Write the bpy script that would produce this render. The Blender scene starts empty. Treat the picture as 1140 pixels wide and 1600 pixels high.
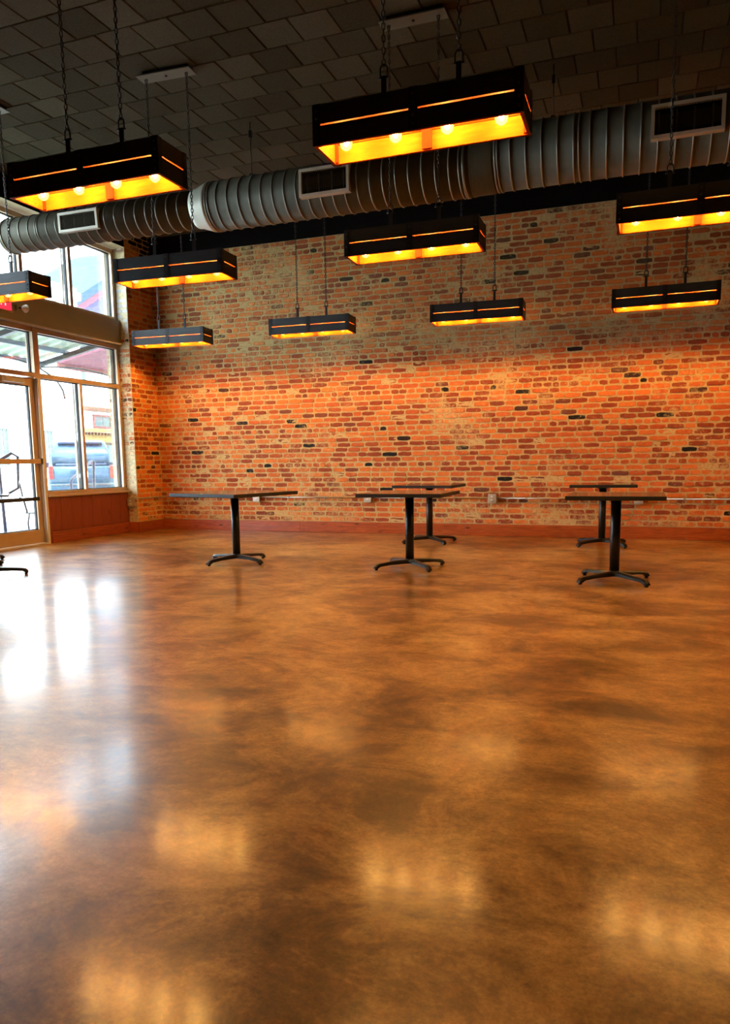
import bpy, bmesh, math, random
from mathutils import Vector, Matrix
random.seed(7)
sc = bpy.context.scene
COL = sc.collection
PI = math.pi

# ------------------------------------------------------------------ camera
F_PX, PPX, PPY, CAM_H = 1158.408, 586.684, 873.414, 1.05
RW = ((0.94133, 0.33722, -0.01280), (0.03194, -0.12676, -0.99142), (-0.33595, 0.93285, -0.13010))
def _ortho(r):
    a = Vector(r[0]).normalized(); c = Vector(r[2]); c = (c - a * c.dot(a)).normalized()
    return a, c.cross(a), c            # right, down, forward
CR, CD, CF = _ortho(RW)
cam = bpy.data.cameras.new('camera'); camo = bpy.data.objects.new('camera', cam); COL.objects.link(camo)
m = Matrix.Identity(4)
for i in range(3):
    m[i][0] = CR[i]; m[i][1] = -CD[i]; m[i][2] = -CF[i]
m[2][3] = CAM_H
camo.matrix_world = m
cam.sensor_fit = 'HORIZONTAL'; cam.sensor_width = 36.0; cam.lens = F_PX / 1140 * 36
cam.shift_x = -(PPX - 570) / 1140; cam.shift_y = (PPY - 800) / 1140
cam.clip_start = 0.05; cam.clip_end = 400
sc.camera = camo
def project(p):
    d = Vector(p) - Vector((0, 0, CAM_H)); z = d.dot(CF)
    if z < 0.05: return None
    return PPX + F_PX * d.dot(CR) / z, PPY + F_PX * d.dot(CD) / z, z

# ------------------------------------------------------------------ light
sc.view_settings.view_transform = 'Standard'; sc.view_settings.look = 'None'
sc.view_settings.exposure = 1.1; sc.view_settings.gamma = 1.0
sc.view_settings.use_curve_mapping = False
W = bpy.data.worlds.new('sky'); sc.world = W; W.use_nodes = True
bg = W.node_tree.nodes['Background']
bg.inputs[0].default_value = (0.69, 0.845, 1.0, 1); bg.inputs[1].default_value = 11.0
sun = bpy.data.lights.new('sun', 'SUN'); sun.energy = 7.0; sun.angle = 0.01; sun.color = (1, 0.95, 0.86)
suno = bpy.data.objects.new('sun', sun); COL.objects.link(suno)
suno.rotation_euler = Vector((-0.55, 0.35, -0.8)).to_track_quat('-Z', 'Y').to_euler()
BULB_POWER = 560.0
sc.cycles.max_bounces = 10; sc.cycles.diffuse_bounces = 5; sc.cycles.glossy_bounces = 4
sc.cycles.transparent_max_bounces = 12
sc.cycles.caustics_reflective = False; sc.cycles.caustics_refractive = False
sc.cycles.sample_clamp_indirect = 6.0

# ------------------------------------------------------------------ materials
MATS = {}
class N:
    def __init__(s, name):
        s.m = bpy.data.materials.new(name); s.m.use_nodes = True
        s.t = s.m.node_tree; s.b = s.t.nodes['Principled BSDF']; s.out = s.t.nodes['Material Output']
        MATS[name] = s.m
    def n(s, kind, **kw):
        x = s.t.nodes.new(kind)
        for k, v in kw.items():
            if hasattr(x, k): setattr(x, k, v)
        return x
    def l(s, a, b): s.t.links.new(a, b)
    def coord(s, kind='Object', scale=(1, 1, 1), rot=(0, 0, 0)):
        tc = s.n('ShaderNodeTexCoord'); mp = s.n('ShaderNodeMapping')
        mp.inputs['Scale'].default_value = scale; mp.inputs['Rotation'].default_value = rot
        if kind == 'World':
            g = s.n('ShaderNodeNewGeometry'); s.l(g.outputs['Position'], mp.inputs[0])
        else: s.l(tc.outputs[kind], mp.inputs[0])
        return mp.outputs[0]
    def noise(s, vec, scale=5, detail=5, rough=0.6, dist=0.0):
        x = s.n('ShaderNodeTexNoise'); s.l(vec, x.inputs['Vector'])
        x.inputs['Scale'].default_value = scale; x.inputs['Detail'].default_value = detail
        x.inputs['Roughness'].default_value = rough; x.inputs['Distortion'].default_value = dist
        return x.outputs[0]
    def ramp(s, fac, stops, interp='LINEAR'):
        r = s.n('ShaderNodeValToRGB'); r.color_ramp.interpolation = interp
        e = r.color_ramp.elements
        while len(e) < len(stops): e.new(0.5)
        for q, (p, c) in zip(e, stops):
            q.position = p; q.color = (c[0], c[1], c[2], 1) if not isinstance(c, (int, float)) else (c, c, c, 1)
        s.l(fac, r.inputs[0]); return r.outputs[0]
    def mix(s, fac, a, b, mode='MIX'):
        x = s.n('ShaderNodeMix', data_type='RGBA', blend_type=mode)
        for sock, v in ((x.inputs[0], fac), (x.inputs[6], a), (x.inputs[7], b)):
            if isinstance(v, (int, float)): sock.default_value = v
            elif isinstance(v, tuple): sock.default_value = (v[0], v[1], v[2], 1)
            else: s.l(v, sock)
        return x.outputs[2]
    def math(s, op, a, b=None, clamp=False):
        x = s.n('ShaderNodeMath', operation=op, use_clamp=clamp)
        for i, v in enumerate((a, b)):
            if v is None: continue
            if isinstance(v, (int, float)): x.inputs[i].default_value = v
            else: s.l(v, x.inputs[i])
        return x.outputs[0]
    def set(s, **kw):
        for k, v in kw.items():
            sock = s.b.inputs[{'color': 'Base Color', 'rough': 'Roughness', 'metal': 'Metallic', 'spec': 'Specular IOR Level',
                               'emit': 'Emission Color', 'estr': 'Emission Strength', 'coat': 'Coat Weight', 'crough': 'Coat Roughness'}[k]]
            if isinstance(v, (int, float)): sock.default_value = v
            elif isinstance(v, tuple): sock.default_value = (v[0], v[1], v[2], 1)
            else: s.l(v, sock)
        return s
    def bump(s, h, strength=0.3, dist=0.01):
        b = s.n('ShaderNodeBump'); b.inputs['Strength'].default_value = strength; b.inputs['Distance'].default_value = dist
        s.l(h, b.inputs['Height']); s.l(b.outputs[0], s.b.inputs['Normal']); return s

def plain(name, col, rough=0.5, metal=0.0, var=0.15, scale=8, spec=0.5, bump=0.0):
    k = N(name); v = k.coord('World'); f = k.noise(v, scale, 4)
    a = tuple(c * (1 - var) for c in col); b = tuple(min(1, c * (1 + var)) for c in col)
    k.set(color=k.ramp(f, [(0.3, a), (0.7, b)]), rough=rough, metal=metal, spec=spec)
    if bump: k.bump(f, bump, 0.004)
    return k.m

def wood(name, dark, light, axis='X', scale=1.0, rough=0.45, knots=True, spec=0.5, coord='Object'):
    k = N(name)
    sv = {'X': (1.2, 14, 14), 'Y': (14, 1.2, 14), 'Z': (14, 14, 1.2)}[axis]
    v = k.coord(coord, tuple(q * scale for q in sv))
    g = k.noise(v, 2.2, 6, 0.65, 1.6)
    col = k.ramp(g, [(0.28, dark), (0.5, tuple((a + b) / 2 for a, b in zip(dark, light))), (0.72, light)])
    if knots:
        sv2 = {'X': (1.6, 5, 5), 'Y': (5, 1.6, 5), 'Z': (5, 5, 1.6)}[axis]
        vo = k.n('ShaderNodeTexVoronoi'); k.l(k.coord(coord, sv2), vo.inputs['Vector']); vo.inputs['Scale'].default_value = 1.3
        kn = k.ramp(vo.outputs[0], [(0.03, 1.0), (0.11, 0.0)])
        col = k.mix(kn, col, tuple(c * 0.25 for c in dark))
    k.set(color=col, rough=rough, spec=spec); k.bump(g, 0.15, 0.002)
    return k.m

def make_floor_mat():
    k = N('stained_concrete')
    v = k.coord('World')
    big = k.noise(v, 0.75, 6, 0.62, 0.7)
    mid = k.noise(k.coord('World', (1.0, 1.35, 1), (0, 0, 0.35)), 2.3, 9, 0.7, 0.5)
    fine = k.noise(v, 16, 8, 0.75, 0.4)
    f = k.math('ADD', k.math('MULTIPLY', big, 0.45), k.math('MULTIPLY', mid, 0.55))
    col = k.ramp(f, [(0.37, (0.04, 0.016, 0.003)), (0.455, (0.15, 0.068, 0.014)), (0.53, (0.31, 0.162, 0.040)), (0.65, (0.50, 0.295, 0.088))])
    col = k.mix(0.8, col, k.ramp(fine, [(0.3, (0.35, 0.35, 0.35)), (0.7, (0.8, 0.8, 0.8))]), 'OVERLAY')
    grit = k.noise(v, 70, 4, 0.8)
    col = k.mix(0.65, col, k.ramp(grit, [(0.32, (0.3, 0.3, 0.3)), (0.68, (0.7, 0.7, 0.7))]), 'OVERLAY')
    spot = k.noise(k.coord('World', (1, 1.0, 1)), 1.15, 3, 0.4, 0.2)
    col = k.mix(k.ramp(spot, [(0.66, 0.0), (0.76, 0.75)]), col, (0.055, 0.022, 0.008))
    # faint trowel scratches
    sw = k.noise(k.coord('World', (2, 22, 1), (0, 0, 0.6)), 2.5, 4, 0.6, 1.5)
    rg = k.math('ADD', k.math('MULTIPLY', fine, 0.15), 0.075)
    k.set(color=col, rough=0.33, spec=0.22, coat=0.6, crough=rg)
    k.b.inputs['Coat IOR'].default_value = 1.35
    h = k.math('ADD', k.math('MULTIPLY', fine, 0.5), k.math('MULTIPLY', sw, 0.2))
    k.bump(h, 0.035, 0.004)
    return k.m

def brick_mat(name, lo, mid, hi, mortar, smear=0.5, band=True, paint=None):
    k = N(name)
    g = k.n('ShaderNodeNewGeometry'); oi = k.n('ShaderNodeObjectInfo')
    r = k.math('FRACT', k.math('ADD', g.outputs['Random Per Island'], k.math('MULTIPLY', oi.outputs['Random'], 7.31)))
    v = k.coord('World')
    n1 = k.noise(v, 22, 5, 0.7); n2 = k.noise(v, 1.3, 4, 0.6, 0.5); n3 = k.noise(v, 13, 7, 0.78, 0.8)
    base = k.ramp(r, [(0.0, (0.008, 0.006, 0.005)), (0.018, (0.014, 0.009, 0.007)), (0.03, (0.16, 0.05, 0.025)), (0.09, lo), (0.3, lo), (0.5, mid), (0.78, hi), (0.97, mid)])
    base = k.mix(0.35, base, k.ramp(n1, [(0.3, (0.25, 0.25, 0.25)), (0.7, (0.85, 0.85, 0.85))]), 'OVERLAY')
    # lime and mortar smeared over the faces; the jamb's pale smear paints in window light
    s = k.math('ADD', k.math('MULTIPLY', n3, 0.75), k.math('MULTIPLY', n2, 0.55))
    if band:
        sep = k.n('ShaderNodeSeparateXYZ'); k.l(g.outputs['Position'], sep.inputs[0])
        zz = k.math('ADD', sep.outputs[2], k.math('MULTIPLY', k.math('SUBTRACT', n2, 0.5), 0.6))
        b = k.ramp(k.math('DIVIDE', zz, 5.0), [(0.02, 0.8), (0.10, 0.15), (0.25, 0.0), (0.50, 0.05), (0.545, 0.62), (0.63, 0.55), (0.70, 0.2), (0.80, 0.55), (0.86, 0.7)])
        s = k.math('ADD', s, k.math('MULTIPLY', b, 0.09))
    msk = k.ramp(s, [(0.80 - smear * 0.12, 0.0), (0.92 - smear * 0.12, 0.85)])
    mc = k.ramp(n1, [(0.25, tuple(c * 0.5 for c in mortar)), (0.5, mortar), (0.8, tuple(min(1, c * 1.2) for c in mortar))])
    col = k.mix(msk, base, mc)
    if band:
        old = k.ramp(k.math('DIVIDE', zz, 5.0), [(0.0, 0.0), (0.50, 0.0), (0.535, 0.8), (0.62, 0.7), (0.70, 0.35), (0.86, 0.45)])
        col = k.mix(k.math('MULTIPLY', old, 0.28), col, (0.25, 0.205, 0.08))
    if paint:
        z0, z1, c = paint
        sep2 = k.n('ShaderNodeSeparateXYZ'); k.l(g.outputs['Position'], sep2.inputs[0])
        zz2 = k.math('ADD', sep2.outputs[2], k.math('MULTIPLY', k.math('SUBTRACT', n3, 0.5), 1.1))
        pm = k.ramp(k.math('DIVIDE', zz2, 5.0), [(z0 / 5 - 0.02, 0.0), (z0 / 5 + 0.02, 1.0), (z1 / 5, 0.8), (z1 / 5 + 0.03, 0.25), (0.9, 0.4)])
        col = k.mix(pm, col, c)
    k.set(color=col, rough=0.85, spec=0.25); k.bump(n1, 0.5, 0.004)
    return k.m

M_FLOOR = make_floor_mat()
MORTAR = (0.60, 0.42, 0.175)
M_BRICK = brick_mat('old_red_brick', (0.27, 0.052, 0.014), (0.52, 0.115, 0.022), (0.66, 0.185, 0.032), MORTAR, 0.95)
M_BRICK_JAMB_LIT = brick_mat('window_lit_jamb_brick', (0.30, 0.072, 0.026), (0.48, 0.13, 0.04), (0.56, 0.18, 0.06), (0.80, 0.70, 0.42), 1.5, False, (3.0, 3.75, (0.62, 0.64, 0.62)))  # smear made paler and heavier to paint window light onto the jamb
def mortar_mat():
    k = N('lime_mortar'); v = k.coord('World'); a = k.noise(v, 30, 6, 0.75); b = k.noise(v, 2, 4, 0.6)
    sep = k.n('ShaderNodeSeparateXYZ'); g = k.n('ShaderNodeNewGeometry'); k.l(g.outputs['Position'], sep.inputs[0])
    zz = k.math('ADD', sep.outputs[2], k.math('MULTIPLY', k.math('SUBTRACT', b, 0.5), 0.7))
    old = k.ramp(k.math('DIVIDE', zz, 5.0), [(0.50, 0.0), (0.54, 0.8), (0.64, 0.6), (0.86, 0.3)])
    col = k.ramp(a, [(0.28, (0.26, 0.17, 0.065)), (0.5, MORTAR), (0.8, (0.64, 0.46, 0.20))])
    col = k.mix(k.math('MULTIPLY', old, 0.6), col, (0.34, 0.30, 0.15))
    k.set(color=col, rough=0.95, spec=0.15); k.bump(a, 0.8, 0.012); return k.m
M_MORTAR = mortar_mat()
M_BLACKPAINT = plain('black_paint', (0.003, 0.003, 0.0035), 0.8, spec=0.08)
def tile_mat():
    k = N('acoustic_tile'); v = k.coord('World'); a = k.noise(v, 90, 3, 0.7)
    g = k.n('ShaderNodeNewGeometry'); oi = k.n('ShaderNodeObjectInfo')
    r = k.math('FRACT', k.math('ADD', g.outputs['Random Per Island'], k.math('MULTIPLY', oi.outputs['Random'], 5.7)))
    col = k.mix(k.ramp(r, [(0.0, 0.0), (1.0, 1.0)]), (0.052, 0.047, 0.029), (0.092, 0.084, 0.054))
    col = k.mix(0.5, col, k.ramp(a, [(0.3, (0.25, 0.25, 0.25)), (0.7, (0.75, 0.75, 0.75))]), 'OVERLAY')
    k.set(color=col, rough=0.95, spec=0.05); k.bump(a, 0.3, 0.003); return k.m
M_TILE = tile_mat()
M_GAP = plain('dark_gap', (0.008, 0.008, 0.008), 0.9)
M_BASE = wood('red_pine_baseboard', (0.20, 0.034, 0.009), (0.52, 0.12, 0.026), 'X', 1.0, 0.32)
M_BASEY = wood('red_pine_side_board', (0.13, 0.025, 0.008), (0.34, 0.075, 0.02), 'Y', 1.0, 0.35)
M_PANEL = wood('red_pine_panel', (0.13, 0.026, 0.010), (0.23, 0.045, 0.018), 'Z', 1.0, 0.4)
M_ALU = plain('bronze_aluminium', (0.48, 0.35, 0.22), 0.35, 0.35, 0.05)
M_ALUL = plain('pale_aluminium', (0.62, 0.57, 0.46), 0.4, 0.2, 0.05)
M_GASKET = plain('black_gasket', (0.01, 0.01, 0.012), 0.6)
M_HEADER = plain('tan_painted_header', (0.30, 0.26, 0.175), 0.45, 0, 0.05, 3)
M_SOFFIT = plain('cream_soffit', (0.62, 0.55, 0.36), 0.7, 0, 0.06)
M_WHITEWALL = plain('grey_plaster', (0.16, 0.14, 0.11), 0.9)
def glass_mat(name, tint=(0.97, 0.99, 0.98), gloss=0.07):
    k = N(name); t = k.n('ShaderNodeBsdfTransparent'); t.inputs[0].default_value = (*tint, 1)
    g = k.n('ShaderNodeBsdfGlossy'); g.inputs['Roughness'].default_value = 0.02
    lw = k.n('ShaderNodeLayerWeight'); lw.inputs[0].default_value = 0.25
    mx = k.n('ShaderNodeMixShader'); k.l(k.math('ADD', k.math('MULTIPLY', lw.outputs['Fresnel'], 0.5), gloss * 0.4, True), mx.inputs[0])
    k.l(t.outputs[0], mx.inputs[1]); k.l(g.outputs[0], mx.inputs[2]); k.l(mx.outputs[0], k.out.inputs[0]); return k.m
M_GLASS = glass_mat('window_glass')
def duct_mat():
    k = N('galvanised_duct'); v = k.coord('World'); a = k.noise(v, 6, 5, 0.6); b = k.noise(k.coord('World', (40, 1, 1)), 3, 3)
    col = k.mix(0.4, k.ramp(a, [(0.3, (0.065, 0.060, 0.036)), (0.7, (0.112, 0.102, 0.063))]), k.ramp(b, [(0.3, (0.06, 0.056, 0.036)), (0.7, (0.112, 0.103, 0.07))]))
    k.set(color=col, metal=0.25, rough=0.6, spec=0.3); return k.m
M_DUCT = duct_mat()
M_SEAM = plain('duct_seam', (0.34, 0.33, 0.27), 0.35, 0.7, 0.05)
M_SLEEVE = plain('pale_duct_sleeve', (0.66, 0.66, 0.54), 0.5, 0.3, 0.06)
M_REGISTER = plain('register_frame', (0.62, 0.58, 0.44), 0.45, 0.1, 0.05)
M_LAMPOUT = wood('ebony_stained_wood', (0.006, 0.0055, 0.0055), (0.020, 0.018, 0.016), 'X', 1.0, 0.5, False)
M_LAMPIN = wood('amber_pine', (0.24, 0.030, 0.0004), (0.38, 0.060, 0.0010), 'X', 0.7, 0.85, False, 0.08)
M_LAMPPOST = wood('amber_pine_batten', (0.20, 0.010, 0.001), (0.28, 0.018, 0.0015), 'Z', 1.0, 0.85, False, 0.08)
M_IRON = plain('black_iron', (0.008, 0.008, 0.009), 0.45, 0.3)
M_CHAIN = plain('steel_chain', (0.06, 0.055, 0.05), 0.35, 0.9)
M_CANOPY = plain('ceiling_plate', (0.15, 0.155, 0.11), 0.5, 0.1, 0.05)
def emit(name, col, s):
    k = N(name); e = k.n('ShaderNodeEmission'); e.inputs[0].default_value = (*col, 1); e.inputs[1].default_value = s
    k.l(e.outputs[0], k.out.inputs[0]); return k.m
M_BULB = emit('glowing_filament', (1.0, 0.53, 0.15), BULB_POWER)
def bulbglass():
    k = N('amber_bulb_glass'); t = k.n('ShaderNodeBsdfTransparent'); t.inputs[0].default_value = (1.0, 0.93, 0.72, 1)
    e = k.n('ShaderNodeEmission'); e.inputs[0].default_value = (1.0, 0.62, 0.10, 1); e.inputs[1].default_value = 1.3
    a = k.n('ShaderNodeAddShader'); k.l(t.outputs[0], a.inputs[0]); k.l(e.outputs[0], a.inputs[1]); k.l(a.outputs[0], k.out.inputs[0]); return k.m
M_BULBGLASS = bulbglass()
M_BRASS = plain('brass_socket', (0.45, 0.26, 0.07), 0.35, 0.8)
M_TOP = plain('black_tabletop', (0.014, 0.011, 0.010), 0.10, 0, 0.2, 20)
M_TEDGE = plain('black_table_edge', (0.006, 0.0055, 0.0055), 0.55)
M_TMETAL = plain('black_cast_iron', (0.018, 0.017, 0.017), 0.34, 0.5, 0.25, 60, 0.5, 0.2)
M_STEEL = plain('grey_conduit_steel', (0.42, 0.36, 0.28), 0.35, 0.8)
M_BOX = plain('grey_outlet_cover', (0.48, 0.44, 0.37), 0.45, 0.3)
M_SOCKET = plain('pale_socket', (0.75, 0.73, 0.66), 0.5)
M_RED = N('red_exit_face').set(color=(0.55, 0.01, 0.02), rough=0.4, emit=(1.0, 0.02, 0.05), estr=0.8).m
M_EXITTXT = N('pale_exit_letters').set(color=(0.9, 0.7, 0.65), rough=0.4, emit=(1.0, 0.55, 0.5), estr=0.9).m
M_PLASTIC = plain('white_plastic', (0.72, 0.72, 0.74), 0.35)
# outside
M_WALK = plain('pale_sidewalk', (0.22, 0.25, 0.28), 0.9, 0, 0.1, 2)
M_ROAD = plain('sunlit_road', (0.46, 0.44, 0.40), 0.9, 0, 0.1, 1)
def corr_mat():
    k = N('corrugated_fibre_sheet'); t = k.n('ShaderNodeBsdfTranslucent'); t.inputs[0].default_value = (0.22, 0.24, 0.19, 1)
    d = k.n('ShaderNodeBsdfDiffuse'); d.inputs[0].default_value = (0.55, 0.60, 0.50, 1)
    f = k.noise(k.coord('World'), 3, 3); mx = k.n('ShaderNodeMixShader'); k.l(k.ramp(f, [(0.3, 0.45), (0.7, 0.6)]), mx.inputs[0])
    k.l(d.outputs[0], mx.inputs[1]); k.l(t.outputs[0], mx.inputs[2]); k.l(mx.outputs[0], k.out.inputs[0]); return k.m
M_CORR = corr_mat()
M_BEAM = plain('grey_awning_beam', (0.022, 0.028, 0.032), 0.5, 0.2)
M_RAIL = plain('grey_handrail', (0.028, 0.028, 0.04), 0.45, 0.4)
M_WIRE = plain('dark_wire_chair', (0.012, 0.012, 0.013), 0.5, 0.5)
M_BWHITE = plain('white_building_wall', (0.78, 0.77, 0.74), 0.9, 0, 0.05, 0.7)
M_BYEL = plain('yellow_building_wall', (0.13, 0.092, 0.026), 0.9, 0, 0.06, 0.7)
M_BRED = plain('red_window_trim', (0.11, 0.022, 0.016), 0.7)
M_BGREEN = plain('green_shop_glass', (0.022, 0.05, 0.048), 0.3)
M_BBROWN = plain('brown_dentil', (0.06, 0.026, 0.01), 0.8)
M_ROOFBLUE = plain('blue_roof_edge', (0.012, 0.035, 0.062), 0.8)
M_ROOFRED = plain('pink_fascia', (0.12, 0.028, 0.045), 0.7)
M_ROOFPUR = plain('violet_gable', (0.045, 0.040, 0.09), 0.8)
M_CAR = plain('blue_grey_car_paint', (0.020, 0.050, 0.080), 0.25, 0.4, 0.03)
M_CARGLASS = plain('car_window', (0.004, 0.018, 0.05), 0.06)
M_CHROME = plain('car_chrome', (0.12, 0.13, 0.14), 0.2, 0.8)
M_TAIL = plain('red_tail_light', (0.12, 0.008, 0.008), 0.3)
M_TYRE = plain('tyre_rubber', (0.015, 0.015, 0.017), 0.8)
M_PLATE = plain('licence_plate', (0.7, 0.7, 0.68), 0.5)

# ------------------------------------------------------------------ mesh helpers
class MB:
    def __init__(s): s.v = []; s.f = []; s.mi = []; s.sm = []
    def add(s, vs, fs, mi=0, smooth=False):
        o = len(s.v); s.v += [tuple(p) for p in vs]
        for i, f in enumerate(fs):
            s.f.append(tuple(o + k for k in f)); s.mi.append(mi[i] if isinstance(mi, (list, tuple)) else mi); s.sm.append(smooth)
        return s
    def box(s, c, d, mi=0, rz=0.0, ch=0.0):
        """centre, size; faces ordered -x +x -y +y -z +z"""
        hx, hy, hz = d[0] / 2, d[1] / 2, d[2] / 2
        ca, sa = math.cos(rz), math.sin(rz)
        vs = []
        for z in (-hz, hz):
            for x, y in ((-hx, -hy), (hx, -hy), (hx, hy), (-hx, hy)):
                vs.append((c[0] + x * ca - y * sa, c[1] + x * sa + y * ca, c[2] + z))
        fs = [(0, 4, 7, 3), (1, 2, 6, 5), (0, 1, 5, 4), (2, 3, 7, 6), (0, 3, 2, 1), (4, 5, 6, 7)]
        return s.add(vs, fs, mi)
    def bbox(s, a, b, mi=0):
        return s.box([(p + q) / 2 for p, q in zip(a, b)], [abs(q - p) for p, q in zip(a, b)], mi)
    def tube(s, pts, r, seg=8, closed=False, mi=0, caps=True, smooth=True):
        pts = [Vector(p) for p in pts]; n = len(pts); rings = []
        up = None
        for i in range(n):
            if closed: t = (pts[(i + 1) % n] - pts[i - 1]).normalized()
            else: t = (pts[min(i + 1, n - 1)] - pts[max(i - 1, 0)]).normalized()
            if up is None:
                up = t.orthogonal().normalized()
            else:
                up = (up - t * up.dot(t)).normalized()
            w = t.cross(up); rr = r[i] if isinstance(r, (list, tuple)) else r
            rings.append([pts[i] + (up * math.cos(2 * PI * k / seg) + w * math.sin(2 * PI * k / seg)) * rr for k in range(seg)])
        vs = [p for q in rings for p in q]; fs = []
        for i in range(n if closed else n - 1):
            a = i * seg; b = ((i + 1) % n) * seg
            for k in range(seg):
                k2 = (k + 1) % seg; fs.append((a + k, a + k2, b + k2, b + k))
        if not closed and caps:
            fs.append(tuple(range(seg - 1, -1, -1))); fs.append(tuple((n - 1) * seg + k for k in range(seg)))
        return s.add(vs, fs, mi, smooth)
    def lathe(s, prof, seg=16, c=(0, 0, 0), axis='Z', mi=0, smooth=True, caps=True):
        vs = []
        for r, h in prof:
            for k in range(seg):
                a = 2 * PI * k / seg
                p = {'Z': (r * math.cos(a), r * math.sin(a), h), 'X': (h, r * math.cos(a), r * math.sin(a)), 'Y': (r * math.sin(a), h, r * math.cos(a))}[axis]
                vs.append((c[0] + p[0], c[1] + p[1], c[2] + p[2]))
        fs = []
        for i in range(len(prof) - 1):
            for k in range(seg):
                k2 = (k + 1) % seg; fs.append((i * seg + k, i * seg + k2, (i + 1) * seg + k2, (i + 1) * seg + k))
        if caps:
            fs.append(tuple(range(seg - 1, -1, -1))); fs.append(tuple((len(prof) - 1) * seg + k for k in range(seg)))
        return s.add(vs, fs, mi, smooth)
    def prism(s, poly, axis, a, b, mi=0):
        """poly of 2-d points extruded along axis from a to b"""
        def P(p, h): return {'X': (h, p[0], p[1]), 'Y': (p[0], h, p[1]), 'Z': (p[0], p[1], h)}[axis]
        n = len(poly); vs = [P(p, a) for p in poly] + [P(p, b) for p in poly]
        fs = [tuple(range(n - 1, -1, -1)), tuple(range(n, 2 * n))] + [(i, (i + 1) % n, n + (i + 1) % n, n + i) for i in range(n)]
        return s.add(vs, fs, mi)
    def mesh(s, name, mats):
        me = bpy.data.meshes.new(name); me.from_pydata(s.v, [], s.f)
        for mt in (mats if isinstance(mats, (list, tuple)) else [mats]): me.materials.append(mt)
        me.polygons.foreach_set('material_index', s.mi); me.polygons.foreach_set('use_smooth', s.sm)
        bm = bmesh.new(); bm.from_mesh(me); bmesh.ops.recalc_face_normals(bm, faces=bm.faces); bm.to_mesh(me); bm.free()
        me.update(); return me
    def build(s, name, mats, parent=None, loc=None, bevel=0.0):
        o = bpy.data.objects.new(name, s.mesh(name, mats)); COL.objects.link(o)
        if parent: o.parent = parent
        if loc: o.location = loc
        if bevel:
            b = o.modifiers.new('bevel', 'BEVEL'); b.width = bevel; b.segments = 2; b.limit_method = 'ANGLE'
        return o
def link(name, me, parent=None, loc=(0, 0, 0), rot=None):
    o = bpy.data.objects.new(name, me); COL.objects.link(o); o.location = loc
    if rot: o.rotation_euler = rot
    if parent: o.parent = parent
    return o
def tag(o, label=None, cat=None, group=None, kind=None):
    if label: o['label'] = label
    if cat: o['category'] = cat
    if group: o['group'] = group
    if kind: o['kind'] = kind
    return o
def empty(name, loc=(0, 0, 0), rz=0.0):
    o = bpy.data.objects.new(name, None); COL.objects.link(o); o.location = loc; o.rotation_euler = (0, 0, rz)
    o.empty_display_size = 0.1; return o
def struct(o): o['kind'] = 'structure'; return o
def copy_tree(o, parent=None):
    c = o.copy(); COL.objects.link(c); c.parent = parent
    for ch in list(o.children): copy_tree(ch, c)
    return c

# ------------------------------------------------------------------ the room
XL, XR, YB, YF, ZC = -7.42, 6.2, 10.30, -5.0, 4.56
YJ = 9.67            # where the brick pier begins beside the window
ZH = 4.28            # head of the opening, top of the exposed brick
XW = -7.66           # plane of the storefront glass
floor = struct(MB().bbox((-7.72, YF - 0.2, -0.12), (XR + 0.2, YB + 0.25, 0.0)).build('floor', M_FLOOR))

# ceiling: running-bond tiles, the 300 that show largest as single parts
ceiling = struct(MB().bbox((XL - 0.35, YF - 0.2, ZC + 0.014), (XR + 0.2, YB + 0.25, ZC + 0.15)).build('ceiling', M_GAP))
TS = 0.3505
tm = MB()
q = TS / 2 - 0.004
tm.add([(-q, -q, 0.012), (q, -q, 0.012), (q, q, 0.012), (-q, q, 0.012), (-q + .005, -q + .005, 0), (q - .005, -q + .005, 0), (q - .005, q - .005, 0), (-q + .005, q - .005, 0)],
       [(4, 7, 6, 5), (0, 4, 5, 1), (1, 5, 6, 2), (2, 6, 7, 3), (3, 7, 4, 0)])
tile_me = tm.mesh('ceiling_tile', M_TILE)
tiles = []
j0 = int((YF - 5.81) / TS) - 1
for j in range(j0, 14):
    yc = 5.81 + (j + 0.5) * TS
    if not YF < yc < YB - 0.05: continue
    off = -5.597 + (0.5 * TS if j % 2 else 0.0)
    for i in range(-7, 36):
        xc = off + (i + 0.5) * TS
        if not XL + 0.05 < xc < XR: continue
        p = project((xc, yc, ZC)); a = 0
        if p and -40 < p[0] < 1180 and -40 < p[1] < 420: a = 1.0 / p[2] ** 2 * abs(p[1] - 720)
        tiles.append((a, xc, yc, random.uniform(-0.0025, 0.0025)))
tiles.sort(reverse=True)
rest = MB()
for k, (a, x, y, dz) in enumerate(tiles):
    if k < 300 and a > 0: link('ceiling_tile', tile_me, ceiling, (x, y, ZC + dz))
    else: rest.add([(x + v[0], y + v[1], ZC + dz + v[2]) for v in tm.v], tm.f)
tag(rest.build('ceiling_tile_field', M_TILE, ceiling), kind='stuff')

# walls behind and to the right of the camera
struct(MB().bbox((XR, YF - 0.2, 0), (XR + 0.2, YB + 0.25, ZC)).build('wall_right', M_WHITEWALL))
struct(MB().bbox((XL - 0.35, YF - 0.2, 0), (XR, YF, ZC)).build('wall_front', M_WHITEWALL))

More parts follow.
